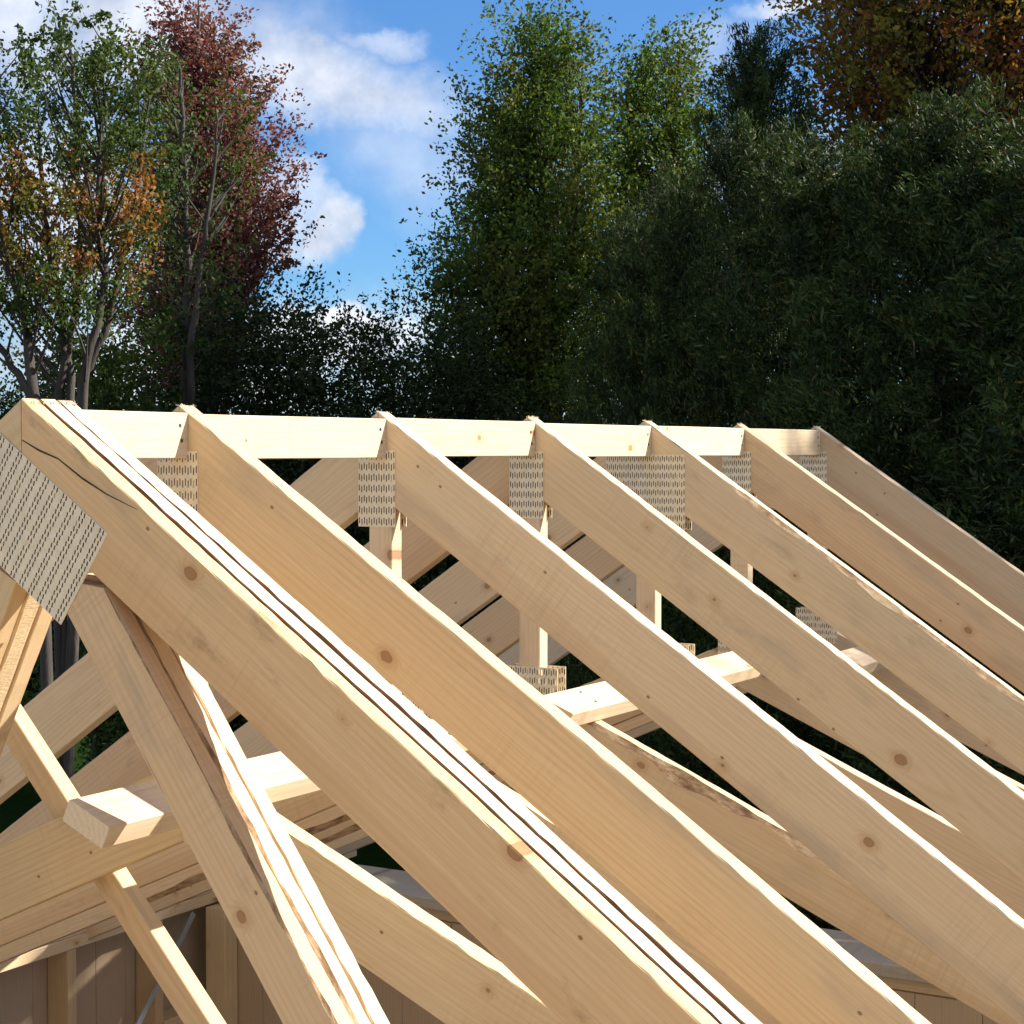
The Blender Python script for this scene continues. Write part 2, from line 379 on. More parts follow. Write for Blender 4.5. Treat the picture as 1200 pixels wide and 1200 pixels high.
for i in range(6):
    y0 = (G0+.117) if i == 0 else ((i-1)*S+TH+.001); y1 = i*S-.001
    B = empty('ridge_block', (0, y0, RZ), blab[i], 'ridge block', 'blocks nailed along the ridge')
    tz = -.0135 + random.uniform(-.0015, .0015)
    # X along +y, thickness towards -t
    M = frame((.019, y0, RZ+tz), (0, 1, 0), (0, 0, 1))
    board_m('block_board', B, M, y1-y0, .079, .038, WOOD2, tint=(1.06, 1.05, 1.02), wob=.0004)
    nails(B, [(.0185, y1-.020, RZ-.036), (.0185, y1-.016, RZ-.062)])

# ------------------------------------------------------------------ flat braces lying over the scissor chords
def brace(name, label, y0, y1, t0, mat=WOOD2, drop=0., w=.089, tint=(1.03, 1.01, .98), group='flat braces lying across the bottom chords'):
    """a 2x4 laid flat on the right-hand slope of the chords, left edge at t0"""
    n = Vector((math.sin(ang_c), 0, math.cos(ang_c))); d = Vector((math.cos(ang_c), 0, -math.sin(ang_c)))
    p = Vector((t0, y0, RZ + C0 - CK*t0 + .0015 + drop)) + n*.038
    E = empty(name, p, label, 'brace', group)
    # frame: X along +y ; Y (thickness) downwards ; Z = towards the left edge
    M = frame(p, (0, 1, 0), -d)
    if M.col[1][2] > 0:
        M = frame(p + d*w, (0, 1, 0), d)
    o = board_m('brace_board', E, M, y1-y0, w, .038, mat, tint=tint)
    return E, M
# thickness axis check is done in brace(); the far corner is handled by the frame
def brace2(label, y0, y1, t0, name='flat_brace', drop=0.):
    n = Vector((math.sin(ang_c), 0, math.cos(ang_c))); d = Vector((math.cos(ang_c), 0, -math.sin(ang_c)))
    p = Vector((t0, y0, RZ + C0 - CK*t0 + .002 + drop))
    E = empty(name, p, label, 'brace', 'flat braces lying across the bottom chords')
    # X=+y, Z=-d*? want Y=Z x X along +n :  Z = X x Y
    X = Vector((0, 1, 0)); Z = X.cross(n)         # = direction along +d or -d
    start = p if Z.dot(d) < 0 else p + d*.089
    M = frame(start, X, Z)
    board_m('brace_board', E, M, y1-y0, .089, .038, WOOD2, tint=(1.05, 1.03, 1.0))
    for j in range(7):
        yn = j*S+.019
        if y0+.02 < yn < y1-.02:
            for a in (.022, .066):
                disc(E, n*.0392 + d*(a+random.uniform(-.006, .006)) + Vector((0, yn-y0+random.uniform(-.008, .008), 0)), d, Vector((0, 1, 0)))
    return E
brace2('flat brace between the girder webs, its square end showing at lower left', -.372, .76, .078)
brace2('flat brace starting by the lower plate of the third single truss, bright sunlit top', 1.085, 2.60, .092)
brace2('short flat brace end lying on the fifth truss chord, farthest of the flat braces', 2.66, 3.4, .20, drop=.002)

# slanting temporary brace behind the first truss's left chord
E = empty('slanting_brace', (-.46, .045, RZ-.55), 'slim brace slanting down right behind the lower left chord of the first single truss', 'brace')
sl = 1.083; sx, sh = -.60, -.415
member('brace_board', E, .043, (sx, sh), (sx+1.0, sh-sl*1.0), .052, .038, WOOD, tint=(1.0, .92, .78), c0=.9)

# ------------------------------------------------------------------ stud walls below
def box(parent, name, lo, hi, mat, axis='x', tint=None):
    """axis = long direction of the grain"""
    lo, hi = Vector(lo), Vector(hi); d = hi-lo
    if axis == 'z': M = frame((lo.x, lo.y, lo.z), (0, 0, 1), (-1, 0, 0)); L, w, th = d.z, d.x, d.y; 
    elif axis == 'y': M = frame((hi.x, lo.y, hi.z), (0, 1, 0), (0, 0, 1)); L, w, th = d.y, d.z, d.x
    else: M = frame((lo.x, lo.y, hi.z), (1, 0, 0), (0, 0, 1)); L, w, th = d.x, d.z, d.y
    return board_m(name, parent, M, L, w, th, mat, tint=tint)
PB = -1.636
def side_wall(label, tin, sgn, y0, y1):
    W = empty('stud_wall', (tin, y0, 0.15), label, 'wall')
    a, b_ = (tin-.089, tin) if sgn < 0 else (tin, tin+.089)
    box(W, 'top_plate', (a, y0, RZ+PB), (b_, y1, RZ+PB+.0375), WOOD, 'y', (.98, .93, .84))
    box(W, 'top_plate', (a-.002, y0, RZ+PB+.0385), (b_-.004, y1, RZ+PB+.076), WOOD2, 'y', (.92, .9, .88))
    box(W, 'bottom_plate', (a, y0, .15), (b_, y1, .188), WOOD, 'y')
    yk = 1.7405-.4064*5
    while yk < y1-.05:
        if yk > y0: box(W, 'stud', (a+.001, yk, .189), (b_-.001, yk+.038, RZ+PB-.001), WOOD, 'z', (.80, .72, .60))
        yk += .4064
    # sheathing boards (upright)
    V = []; F = []; x0 = tin-.089-.014 if sgn < 0 else tin+.091; yb = y0; r = random.Random(3)
    while yb < y1-.02:
        ye = min(yb+.14, y1); dx = r.uniform(-.0012, .0012); k = len(V); xa, xb = x0+dx, x0+.012+dx
        V += [(xa, yb+.001, .1), (xb, yb+.001, .1), (xb, ye-.001, .1), (xa, ye-.001, .1), (xa, yb+.001, RZ+PB+.04), (xb, yb+.001, RZ+PB+.04), (xb, ye-.001, RZ+PB+.04), (xa, ye-.001, RZ+PB+.04)]
        F += [(k, k+3, k+2, k+1), (k+4, k+5, k+6, k+7), (k, k+1, k+5, k+4), (k+1, k+2, k+6, k+5), (k+2, k+3, k+7, k+6), (k+3, k, k+4, k+7)]
        yb = ye
    Vl = [Vector(v)-W.location for v in V]
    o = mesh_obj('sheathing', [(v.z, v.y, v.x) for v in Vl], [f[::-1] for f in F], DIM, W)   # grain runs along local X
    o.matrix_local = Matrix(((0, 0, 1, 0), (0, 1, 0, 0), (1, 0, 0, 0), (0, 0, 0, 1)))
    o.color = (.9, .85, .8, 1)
    return W
WL = side_wall('left stud wall with upright boards and a slanting metal strap, seen under the trusses', -1.95, -1, -.42, 3.3)
# strap brace let into the studs
p0, p1 = Vector((-1.943, 2.02, RZ-1.98)), Vector((-1.943, 2.33, RZ-1.645))
d = (p1-p0); s_ = Vector((0, d.z, -d.y)).normalized()*.011; q_ = Vector((.004, 0, 0)); lc = WL.location
V = [p0-s_-lc, p0+s_-lc, p1+s_-lc, p1-s_-lc]; V += [v+q_ for v in V]
mesh_obj('metal_strap', V, [(0, 1, 2, 3), (7, 6, 5, 4), (0, 4, 5, 1), (1, 5, 6, 2), (2, 6, 7, 3), (3, 7, 4, 0)], ZINC, WL)
for (ya, yb, hz) in ((2.19, 2.54, -1.98), (1.78, 2.14, -2.12)):
    box(WL, 'wall_blocking', (-2.037, ya, RZ+hz-.038), (-1.953, yb-.002, RZ+hz), WOOD, 'y', (.92, .85, .7))
WR = side_wall('right stud wall under the rafter tails, upright boards on its outside', 1.95, 1, -.42, 3.3)
# cross wall between the two side walls
CW = empty('cross_wall', (0, 2.47, .15), 'brown boarded cross wall below the rear trusses, wide grey plank lying on top', 'wall')
box(CW, 'top_plate', (-1.945, 2.475, RZ-1.585), (1.945, 2.56, RZ-1.547), WOOD, 'x', (.9, .85, .75))
box(CW, 'plank', (-1.94, 2.44, RZ-1.545), (1.94, 2.72, RZ-1.508), WOOD2, 'x', (.62, .66, .72))
V = []; F = []; r = random.Random(5); xb = -1.945
while xb < 1.93:
    xe = min(xb+.19, 1.945); dy = r.uniform(-.0015, .0015); k = len(V)
    for z in (.1-.15, RZ-1.586-.15):
        V += [(xb+.001, dy-.004, z), (xe-.001, dy-.004, z), (xe-.001, dy+.012, z), (xb+.001, dy+.012, z)]
    F += [(k, k+3, k+2, k+1), (k+4, k+5, k+6, k+7), (k, k+1, k+5, k+4), (k+1, k+2, k+6, k+5), (k+2, k+3, k+7, k+6), (k+3, k, k+4, k+7)]
    xb = xe
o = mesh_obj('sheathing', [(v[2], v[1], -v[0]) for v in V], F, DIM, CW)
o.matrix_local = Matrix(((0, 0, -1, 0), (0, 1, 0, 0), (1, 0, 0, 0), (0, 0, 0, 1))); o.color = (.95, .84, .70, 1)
for k in range(9):
    x = -1.9+k*.42
    box(CW, 'stud', (x, 2.484, .19), (x+.038, 2.56, RZ-1.587), WOOD, 'z', (.8, .72, .6))
box(CW, 'corner_post', (-1.945, 2.395, .2), (-1.86, 2.462, RZ-1.640), WOOD, 'z', (.95, .88, .72))

# added plank platform, out of view, bouncing warm light onto the girder
SP_ = empty('bounce_platform', (.8, -2.3, 0), 'added plank platform bouncing light onto the girder truss, unseen under the viewer', 'scaffold')
for k in range(9):
    box(SP_, 'plank', (-1.7, -3.6+k*.29, RZ-1.80), (3.6, -3.6+k*.29+.283, RZ-1.755), WOOD2, 'x', (1.05, 1.0, .9))
for x in (-1.5, .9, 3.3):
    for y in (-3.5, -1.1): box(SP_, 'bounce_platform_post', (x, y, 0), (x+.089, y+.089, RZ-1.802), WOOD, 'z')
# floor slab of the building
mm, t, b = new_mat('concrete_slab'); tc = t.new('ShaderNodeTexCoord'); n = t.noise(tc.outputs['Object'], 6, 6, .6)
t.l.new(t.mix(n, (.20, .19, .17), (.34, .33, .30)), b.inputs['Base Color']); b.inputs['Roughness'].default_value = .9
V = [(x, y, z) for z in (-.1, .148) for x, y in ((-2.1, -.6), (2.1, -.6), (2.1, 3.4), (-2.1, 3.4))]
tag(mesh_obj('floor_slab', V, [(0, 3, 2, 1), (4, 5, 6, 7), (0, 1, 5, 4), (1, 2, 6, 5), (2, 3, 7, 6), (3, 0, 4, 7)], mm), kind='structure')

# ------------------------------------------------------------------ lawn
mm, t, b = new_mat('lawn_grass'); tc = t.new('ShaderNodeTexCoord'); p = tc.outputs['Object']
n1 = t.noise(p, .35, 4); n2 = t.noise(p, 14, 5, .7); n3 = t.noise(p, 90, 3, .7)
c = t.mix(n1, (.018, .045, .010), (.035, .065, .014)); c = t.mix(t.remap(n2, .35, .7), c, (.014, .036, .008)); c = t.mix(t.remap(n3, .55, .75, 0, .5), c, (.06, .07, .025))
t.l.new(c, b.inputs['Base Color']); b.inputs['Roughness'].default_value = 1; b.inputs['Specular IOR Level'].default_value = 0
bp = t.new('ShaderNodeBump'); bp.inputs['Distance'].default_value = .04; t.l.new(t.math('ADD', n3, n2), bp.inputs['Height']); t.l.new(bp.outputs[0], b.inputs['Normal'])
N = 60; V = []; F = []
for i in range(N+1):
    for j in range(N+1):
        u = (i/N*2-1); v = (j/N*2-1); x = 600*u*abs(u)**1.5; y = 600*v*abs(v)**1.5
        V.append((x, y, .10*math.sin(x*.11)*math.cos(y*.09)*min(1, (x*x+y*y)/400)))
for i in range(N):
    for j in range(N): k = i*(N+1)+j; F.append((k, k+N+1, k+N+2, k+1))
tag(mesh_obj('lawn', V, F, mm, smooth=True), kind='structure')

mm, t, b = new_mat('sandy_gravel'); tc = t.new('ShaderNodeTexCoord'); p = tc.outputs['Object']
n1 = t.noise(p, 1.2, 5); n2 = t.noise(p, 60, 4, .7)
t.l.new(t.mix(t.remap(n2, .35, .7), t.mix(n1, (.34, .29, .22), (.46, .40, .31)), (.26, .23, .19)), b.inputs['Base Color']); b.inputs['Roughness'].default_value = .95
bp = t.new('ShaderNodeBump'); bp.inputs['Distance'].default_value = .02; t.l.new(n2, bp.inputs['Height']); t.l.new(bp.outputs[0], b.inputs['Normal'])
V = [(1.5, -5, .02)]; F = []
for i in range(72):
    a = i/72*6.2832; rr = 13*(1+.06*math.sin(3*a)+.04*math.sin(7*a+1)); V.append((1.5+rr*math.cos(a), -3.2+rr*.82*math.sin(a), .012))
for i in range(72): F.append((0, i+1, (i+1) % 72+1))
V[0] = (1.5, -3.2, .03)
tag(mesh_obj('bounce_gravel_yard', V, F, mm), kind='structure')  # pale gravel added around the building to bounce warm light upwards

# ------------------------------------------------------------------ trees
def leaf_mat(name, stops, clump=None, rough=.55, trans=.35, scale=1.3):
    m = bpy.data.materials.new(name); m.use_nodes = True; t = NT(m.node_tree); b = m.node_tree.nodes['Principled BSDF']
    g = t.new('ShaderNodeNewGeometry'); tc = t.new('ShaderNodeTexCoord')
    c = t.ramp(g.outputs['Random Per Island'], stops)
    if clump:
        n = t.noise(tc.outputs['Object'], scale, 3, .55)
        c2 = t.ramp(g.outputs['Random Per Island'], clump)
        c = t.mix(t.remap(n, .46, .58, 0, 1, True), c, c2)
    t.l.new(c, b.inputs['Base Color']); b.inputs['Roughness'].default_value = rough; b.inputs['Specular IOR Level'].default_value = .15
    tr = t.new('ShaderNodeBsdfTranslucent'); t.l.new(t.mix(1.0, c, (1.25, 1.2, .6), 'MULTIPLY'), tr.inputs[0])
    mx = t.new('ShaderNodeMixShader'); mx.inputs[0].default_value = trans
    t.l.new(b.outputs[0], mx.inputs[1]); t.l.new(tr.outputs[0], mx.inputs[2])
    t.l.new(mx.outputs[0], m.node_tree.nodes['Material Output'].inputs[0]); return m
def trunk_mat(name, a, c_):
    m, t, b = new_mat(name); tc = t.new('ShaderNodeTexCoord')
    n = t.noise(t.vmath('MULTIPLY', tc.outputs['Object'], (9, 9, 2.2)), 1, 5, .65)
    t.l.new(t.mix(t.remap(n, .3, .7), a, c_), b.inputs['Base Color']); b.inputs['Roughness'].default_value = .9
    bp = t.new('ShaderNodeBump'); bp.inputs['Distance'].default_value = .02; t.l.new(n, bp.inputs['Height']); t.l.new(bp.outputs[0], b.inputs['Normal']); return m
BARK = trunk_mat('grey_bark', (.09, .075, .06), (.20, .17, .14)); BARKD = trunk_mat('dark_bark', (.035, .028, .022), (.09, .07, .055))
G1 = [(0, (.035, .060, .016)), (.5, (.060, .095, .022)), (1, (.105, .140, .035))]
L_GREEN = leaf_mat('green_leaves', G1)
L_ASH = leaf_mat('ash_leaves', [(0, (.038, .078, .015)), (.5, (.078, .135, .024)), (1, (.16, .21, .04))], [(0, (.06, .095, .018)), (.7, (.13, .155, .03)), (1, (.27, .21, .05))])
L_RED = leaf_mat('dark_red_leaves', [(0, (.10, .030, .030)), (.5, (.20, .065, .062)), (1, (.36, .16, .14))], [(0, (.12, .04, .035)), (.6, (.24, .10, .08)), (1, (.12, .13, .04))])
L_ORANGE = leaf_mat('orange_leaves', [(0, (.17, .06, .02)), (.5, (.34, .13, .035)), (1, (.42, .24, .06))], [(0, (.06, .08, .02)), (1, (.20, .18, .04))], scale=1.0)
L_MAPLE = leaf_mat('autumn_maple_leaves', [(0, (.13, .04, .018)), (.5, (.26, .09, .03)), (1, (.42, .19, .05))], [(0, (.10, .11, .02)), (.6, (.20, .19, .03)), (1, (.38, .29, .05))], scale=.8)
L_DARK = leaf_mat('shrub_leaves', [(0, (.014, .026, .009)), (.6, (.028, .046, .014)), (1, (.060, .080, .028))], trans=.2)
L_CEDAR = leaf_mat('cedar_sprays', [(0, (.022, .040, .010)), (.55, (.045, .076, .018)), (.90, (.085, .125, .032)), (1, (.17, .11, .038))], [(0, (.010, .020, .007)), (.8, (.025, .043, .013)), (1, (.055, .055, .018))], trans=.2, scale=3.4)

def W(px, Z): return CAM + F0*Z + R0*((px-600)/2152*Z)
def hz(y, Z): return CAM.z + (530-y)/2152*Z
def tube(V, F, pts, rads, n=6):
    k0 = len(V)
    for i, (p, r) in enumerate(zip(pts, rads)):
        d = (pts[min(i+1, len(pts)-1)] - pts[max(i-1, 0)]); d = d/ (np.linalg.norm(d)+1e-9)
        a = np.cross(d, (0.31, .95, .05)); a /= np.linalg.norm(a)+1e-9; b = np.cross(d, a)
        for q in range(n):
            an = q/n*6.2832; V.append(tuple(p + r*(a*math.cos(an)+b*math.sin(an))))
    for i in range(len(pts)-1):
        for q in range(n):
            q2 = (q+1) % n; F.append((k0+i*n+q, k0+i*n+q2, k0+(i+1)*n+q2, k0+(i+1)*n+q))
def leaves(C, size, aspect, outward=None, up=.4, flat=0.5):
    n = len(C); a = rng.normal(size=(n, 3)); 
    if outward is not None: a = a*.55 + outward
    a[:, 2] += up; a /= np.linalg.norm(a, axis=1)[:, None]
    r = rng.normal(size=(n, 3)); r[:, 2] *= flat; b = np.cross(a, r); b /= np.linalg.norm(b, axis=1)[:, None]+1e-9
    s = size*rng.uniform(.5, 1.5, n)[:, None]; A = a*s*.5; B = b*s*.5*aspect
    return np.stack([C-A, C+B*1.0-A*.1, C+A, C-B-A*.1], axis=1)
def interp(prof, y):
    ys = [q[0] for q in prof]; return np.interp(y, ys, [q[1] for q in prof]), np.interp(y, ys, [q[2] for q in prof])
def make_tree(name, label, cat, Z, prof, stems, nclu, per, lsize, mat, bark=BARK, sig=.28, aspect=.55, depth=1.0, group=None, attach=True, trunk_r=.12, second=None, hollow=.5, limb_rise=.9):
    """prof: (image row, left px, right px) outline at distance Z, top to bottom; stems: list of [(px, row), ...] polylines starting at the ground"""
    y0, y1 = prof[0][0], prof[-1][0]
    xb = stems[0][0][0]; base = W(xb, Z); base.z = 0
    T = empty(name, base, label, cat, group); bz = np.array(base)
    f0 = np.array(F0); r0 = np.array(R0)
    def pt(px, y, dz=0.0):
        w = CAM + F0*(Z+dz) + R0*((px-600)/2152*Z); return np.array((w.x, w.y, hz(y, Z)))
    # stems
    V = []; F = []; sp = []
    for si, st in enumerate(stems):
        pts = [np.array((*np.array(W(st[0][0], Z))[:2], -0.1))]; dzs = 0 if len(stems) == 1 else rng.uniform(-.35, .35)
        for (px, y) in st[1:]: pts.append(pt(px, y, dzs))
        # refine
        P = []
        for a, b in zip(pts[:-1], pts[1:]):
            for q in range(5): P.append(a+(b-a)*q/5 + rng.normal(size=3)*.012)
        P.append(pts[-1]); P = np.array(P)
        tr = trunk_r*(1 if si == 0 else .75)
        R = tr*(1-np.linspace(0, 1, len(P)))**.8+.008
        tube(V, F, P - bz, R, 8); sp.append(P)
    SP = np.concatenate(sp)
    # cluster centres
    C = []
    while len(C) < nclu:
        y = rng.uniform(y0, y1); l, r = interp(prof, y); wmax = max(q[2]-q[1] for q in prof)
        if rng.random() > ((r-l)/wmax)**1.2+.04: continue
        rad = (r-l)/2/2152*Z; cx = (l+r)/2
        an = rng.uniform(0, 6.283); q = math.sqrt(rng.uniform(hollow**2, 1))
        C.append(pt(cx + q*math.cos(an)*(r-l)/2, y) + f0*(q*math.sin(an)*rad*depth))
    C = np.array(C)
    # limbs and twigs
    if attach:
        order = np.argsort(C[:, 2]); 
        for ci in order:
            c = C[ci]; dd = SP - c; hd = np.hypot(dd[:, 0], dd[:, 1]); target = c[2] - hd*limb_rise
            sc = np.abs(SP[:, 2]-target) + hd*.6; k = int(np.argmin(sc)); s0 = SP[k]
            L = np.linalg.norm(c-s0); mid = s0*.5+c*.5 + np.array((0, 0, -.10*L)) + rng.normal(size=3)*.06*L
            ts = np.linspace(0, 1, 6)[:, None]; P = (1-ts)**2*s0 + 2*ts*(1-ts)*mid + ts**2*c
            r_ = min(.035, .010+.010*L); tube(V, F, P-bz, r_*(1-np.linspace(0, .85, 6)), 4)
    mesh_obj('trunk', V, F, bark, T, smooth=True)
    def foliage(C, m, nm):
        ax_ = np.mean(SP[:, :2], axis=0)
        d = C.copy(); d[:, :2] -= ax_; d[:, 2] = 0; d /= np.linalg.norm(d, axis=1)[:, None]+1e-6
        d = d*rng.uniform(.4, 1.0, len(C))[:, None]; d[:, 2] = rng.uniform(.1, 1.1, len(C)); d += rng.normal(size=d.shape)*.3; d /= np.linalg.norm(d, axis=1)[:, None]
        n = len(C)*per; idx = np.repeat(np.arange(len(C)), per)
        sc = rng.uniform(.5, 1.5, len(C))[idx][:, None]*sig
        u_ = rng.uniform(-1, 1.3, n)[:, None]; wd = .42*(1.3-.75*np.abs(u_))
        P = C[idx] + d[idx]*u_*sc*1.9 + rng.normal(size=(n, 3))*sc*wd
        quads_obj(nm, leaves(P-bz, lsize, aspect, d[idx]*.5, up=.0), m, T)
    if second is None: foliage(C, mat, 'crown')
    else:
        m2, test = second; rows = 530-(C[:, 2]-CAM.z)*2152/Z; cols = 600+((C-np.array(CAM))@r0)*2152/Z
        s2 = np.array([test(a, b) for a, b in zip(cols, rows)])
        foliage(C[~s2], mat, 'crown'); foliage(C[s2], m2, 'crown')
    return T
# -- left: loose green tree with several bare stems, orange patch
make_tree('broadleaf_tree', 'loose many-stemmed green tree at far left with orange leaves on its left side', 'tree', 15.5,
    [(22, 60, 105), (60, 20, 160), (110, -30, 190), (180, -60, 215), (250, -70, 190), (320, -60, 170), (380, -30, 150)],
    [[(62, 0), (50, 470), (45, 400), (20, 300), (-10, 200), (-30, 130)], [(66, 0), (62, 460), (80, 370), (85, 300), (95, 200), (80, 90), (75, 35)],
     [(60, 0), (52, 470), (20, 420), (-25, 360), (-60, 300)], [(68, 0), (92, 440), (120, 380), (140, 300), (160, 210), (175, 110)], [(64, 0), (75, 440), (60, 360), (50, 270), (40, 170)],
     [(70, 0), (100, 450), (128, 330), (118, 250), (125, 150), (130, 60)]],
    250, 120, .042, L_GREEN, BARKD, sig=.13, trunk_r=.050, second=(L_ORANGE, lambda x, y: y > 185 and y < 345 and rng.random() < (.95 if x < 90 else .6)), hollow=.15, limb_rise=1.3)
# -- green slender tree before the red one
make_tree('broadleaf_tree', 'slender light green tree standing just in front of the dark red tree', 'tree', 18.0,
    [(70, 190, 240), (120, 165, 290), (200, 160, 300), (280, 170, 290), (350, 175, 270), (410, 185, 260)],
    [[(222, 0), (222, 450), (224, 350), (222, 250), (218, 120), (215, 80)], [(228, 0), (230, 440), (240, 330), (255, 230), (262, 150)]],
    75, 95, .042, L_GREEN, BARKD, sig=.14, trunk_r=.05, hollow=.1, limb_rise=1.2)
make_tree('red_tree', 'tall pointed tree with dark red autumn leaves, left of the open sky', 'tree', 21.0,
    [(12, 225, 240), (35, 200, 262), (70, 178, 285), (130, 165, 305), (190, 165, 325), (240, 170, 345), (300, 170, 335), (350, 160, 318), (400, 150, 295), (470, 145, 280)],
    [[(226, 0), (226, 450), (232, 330), (240, 200), (240, 90), (240, 10)], [(230, 0), (245, 420), (262, 330), (285, 250), (300, 190)], [(222, 0), (200, 430), (195, 330), (200, 220), (205, 120)]],
    640, 110, .049, L_RED, BARKD, sig=.17, trunk_r=.07, hollow=.1, limb_rise=1.1)
# -- middle: tall ash trees
make_tree('ash_tree', 'tallest green ash tree with yellowing top, right of the open sky', 'tree', 21.0,
    [(22, 632, 648), (50, 608, 662), (90, 578, 690), (140, 552, 700), (200, 552, 705), (260, 548, 712), (300, 520, 715), (350, 490, 715), (400, 505, 715), (520, 520, 710)],
    [[(638, 0), (638, 470), (637, 350), (638, 220), (640, 120), (642, 20)], [(640, 0), (630, 460), (600, 390), (560, 345), (510, 340)], [(640, 0), (645, 430), (668, 300), (680, 180), (682, 90)]],
    900, 95, .052, L_ASH, BARKD, sig=.20, trunk_r=.10, hollow=.1)
make_tree('ash_tree', 'second green ash tree with two leafy tips, between the tallest ash and the cedars', 'tree', 22.5,
    [(48, 788, 800), (75, 742, 812), (110, 715, 822), (170, 690, 835), (240, 688, 830), (320, 690, 810), (420, 690, 780)],
    [[(745, 0), (745, 440), (746, 300), (740, 180), (735, 70)], [(750, 0), (755, 420), (775, 290), (790, 160), (796, 45)]],
    420, 92, .052, L_ASH, BARKD, sig=.20, trunk_r=.08, hollow=.15)
# -- orange maple top right
make_tree('maple_tree', 'huge orange-brown autumn maple rising behind the cedars at top right', 'tree', 19.0,
    [(-330, 1080, 1200), (-240, 1010, 1330), (-130, 965, 1400), (-40, 945, 1450), (40, 938, 1460), (110, 945, 1450), (180, 965, 1450), (240, 1000, 1440), (300, 1060, 1400)],
    [[(1190, 0), (1185, 420), (1180, 250), (1170, 60), (1160, -150), (1150, -300)], [(1190, 0), (1180, 330), (1110, 180), (1040, 60), (990, -20)], [(1195, 0), (1200, 330), (1270, 160), (1330, 0), (1360, -100)]],
    1350, 100, .062, L_MAPLE, BARKD, sig=.24, trunk_r=.2, hollow=.25)
# -- shrubs and small trees filling the lower background
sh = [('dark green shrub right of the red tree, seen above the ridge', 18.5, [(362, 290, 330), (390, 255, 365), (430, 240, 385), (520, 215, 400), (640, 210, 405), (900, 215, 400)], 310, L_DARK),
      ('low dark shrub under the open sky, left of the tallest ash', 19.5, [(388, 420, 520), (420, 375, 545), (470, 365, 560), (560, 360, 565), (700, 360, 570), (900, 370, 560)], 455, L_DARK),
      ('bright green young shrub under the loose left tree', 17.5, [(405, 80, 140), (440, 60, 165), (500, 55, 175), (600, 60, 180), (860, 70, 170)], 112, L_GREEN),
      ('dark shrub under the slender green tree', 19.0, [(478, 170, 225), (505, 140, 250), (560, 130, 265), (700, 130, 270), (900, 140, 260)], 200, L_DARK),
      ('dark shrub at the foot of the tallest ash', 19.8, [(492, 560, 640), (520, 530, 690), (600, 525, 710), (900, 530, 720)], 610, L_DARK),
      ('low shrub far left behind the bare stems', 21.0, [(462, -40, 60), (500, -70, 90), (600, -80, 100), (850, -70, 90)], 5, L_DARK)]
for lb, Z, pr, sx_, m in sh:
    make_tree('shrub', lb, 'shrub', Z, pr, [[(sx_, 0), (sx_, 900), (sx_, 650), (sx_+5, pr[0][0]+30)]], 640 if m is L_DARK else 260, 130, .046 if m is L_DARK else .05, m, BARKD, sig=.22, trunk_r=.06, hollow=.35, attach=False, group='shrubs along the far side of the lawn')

# -- cedar hedge
def cedar_mesh(h, r, n, seed):
    g = np.random.default_rng(seed); nb = 430; per = n//nb
    z = g.uniform(.0, 1, nb)**1.05; prof = np.interp(z, [0, .1, .45, .72, .9, 1], [1, 1.05, .98, .74, .36, .04])
    an = g.uniform(0, 6.283, nb); lump = 1+.17*np.sin(an*3+z*11+g.uniform(0, 6))+.15*np.sin(an*5-z*23+g.uniform(0, 6))
    q = 1.08-np.abs(g.normal(0, .22, nb)); rr = r*prof*lump*q
    C = np.stack([rr*np.cos(an), rr*np.sin(an), z*h], axis=1)
    d = np.stack([np.cos(an)*.8, np.sin(an)*.8, g.uniform(.5, 2.2, nb)], axis=1)+g.normal(size=(nb, 3))*.25; d /= np.linalg.norm(d, axis=1)[:, None]
    w = np.cross(d, np.stack([-np.sin(an), np.cos(an), g.normal(0, .5, nb)], axis=1)); w /= np.linalg.norm(w, axis=1)[:, None]; v = np.cross(d, w)
    idx = np.repeat(np.arange(nb), per); m = len(idx); L = g.uniform(.25, .62, nb)[idx][:, None]
    u = g.uniform(-.8, 1, m)[:, None]; wid = (1-np.abs(u))**.8*.34+.03
    P = C[idx]+d[idx]*u*L+v[idx]*g.normal(size=(m, 1))*wid*L*.8+w[idx]*g.normal(size=(m, 1))*L*.10
    P[:, 2] -= (u[:, 0]*L[:, 0])**2*.5
    return leaves(P, .050*g.uniform(.6, 1.4, m)[:, None], .22, d[idx]*.9+v[idx]*g.normal(size=(m, 1))*.6, up=.0)
cm = []
for sd in range(3):
    o = quads_obj('crown', cedar_mesh(6.0, 1.3, 190000, sd+20), L_CEDAR); cm.append(o.data); bpy.data.objects.remove(o)
V = []; F = []; P = np.array([(0, 0, -.1), (.02, 0, 1.5), (0, .03, 3.4), (.01, 0, 5.6)]); tube(V, F, P, [.11, .085, .05, .012], 8)
tm_o = mesh_obj('trunk', V, F, BARKD, smooth=True); tm = tm_o.data; bpy.data.objects.remove(tm_o)
ced = [(742, 15.4, 285, .56, 'smallest cedar at the left end of the cedar row, beside the second ash'),
       (800, 14.6, 235, .66, 'cedar second from the left end of the dark cedar row'),
       (866, 14.2, 185, .74, 'cedar third from the left end of the cedar row, before the tall slim cedar'),
       (886, 17.6, 72, .85, 'tall slim cedar poking up against blue sky, left of the orange maple'),
       (948, 13.4, 196, .92, 'fourth cedar of the row, below and right of the tall slim cedar'),
       (1030, 12.9, 200, .92, 'cedar below the left edge of the orange maple'),
       (1112, 12.3, 150, .98, 'cedar second from the right edge, before the maple'),
       (1200, 11.7, 172, 1.0, 'cedar at the right edge of the picture, nearest of the row'),
       (1300, 11.0, 190, 1.2, None), (1410, 10.5, 100, 1.2, None)]
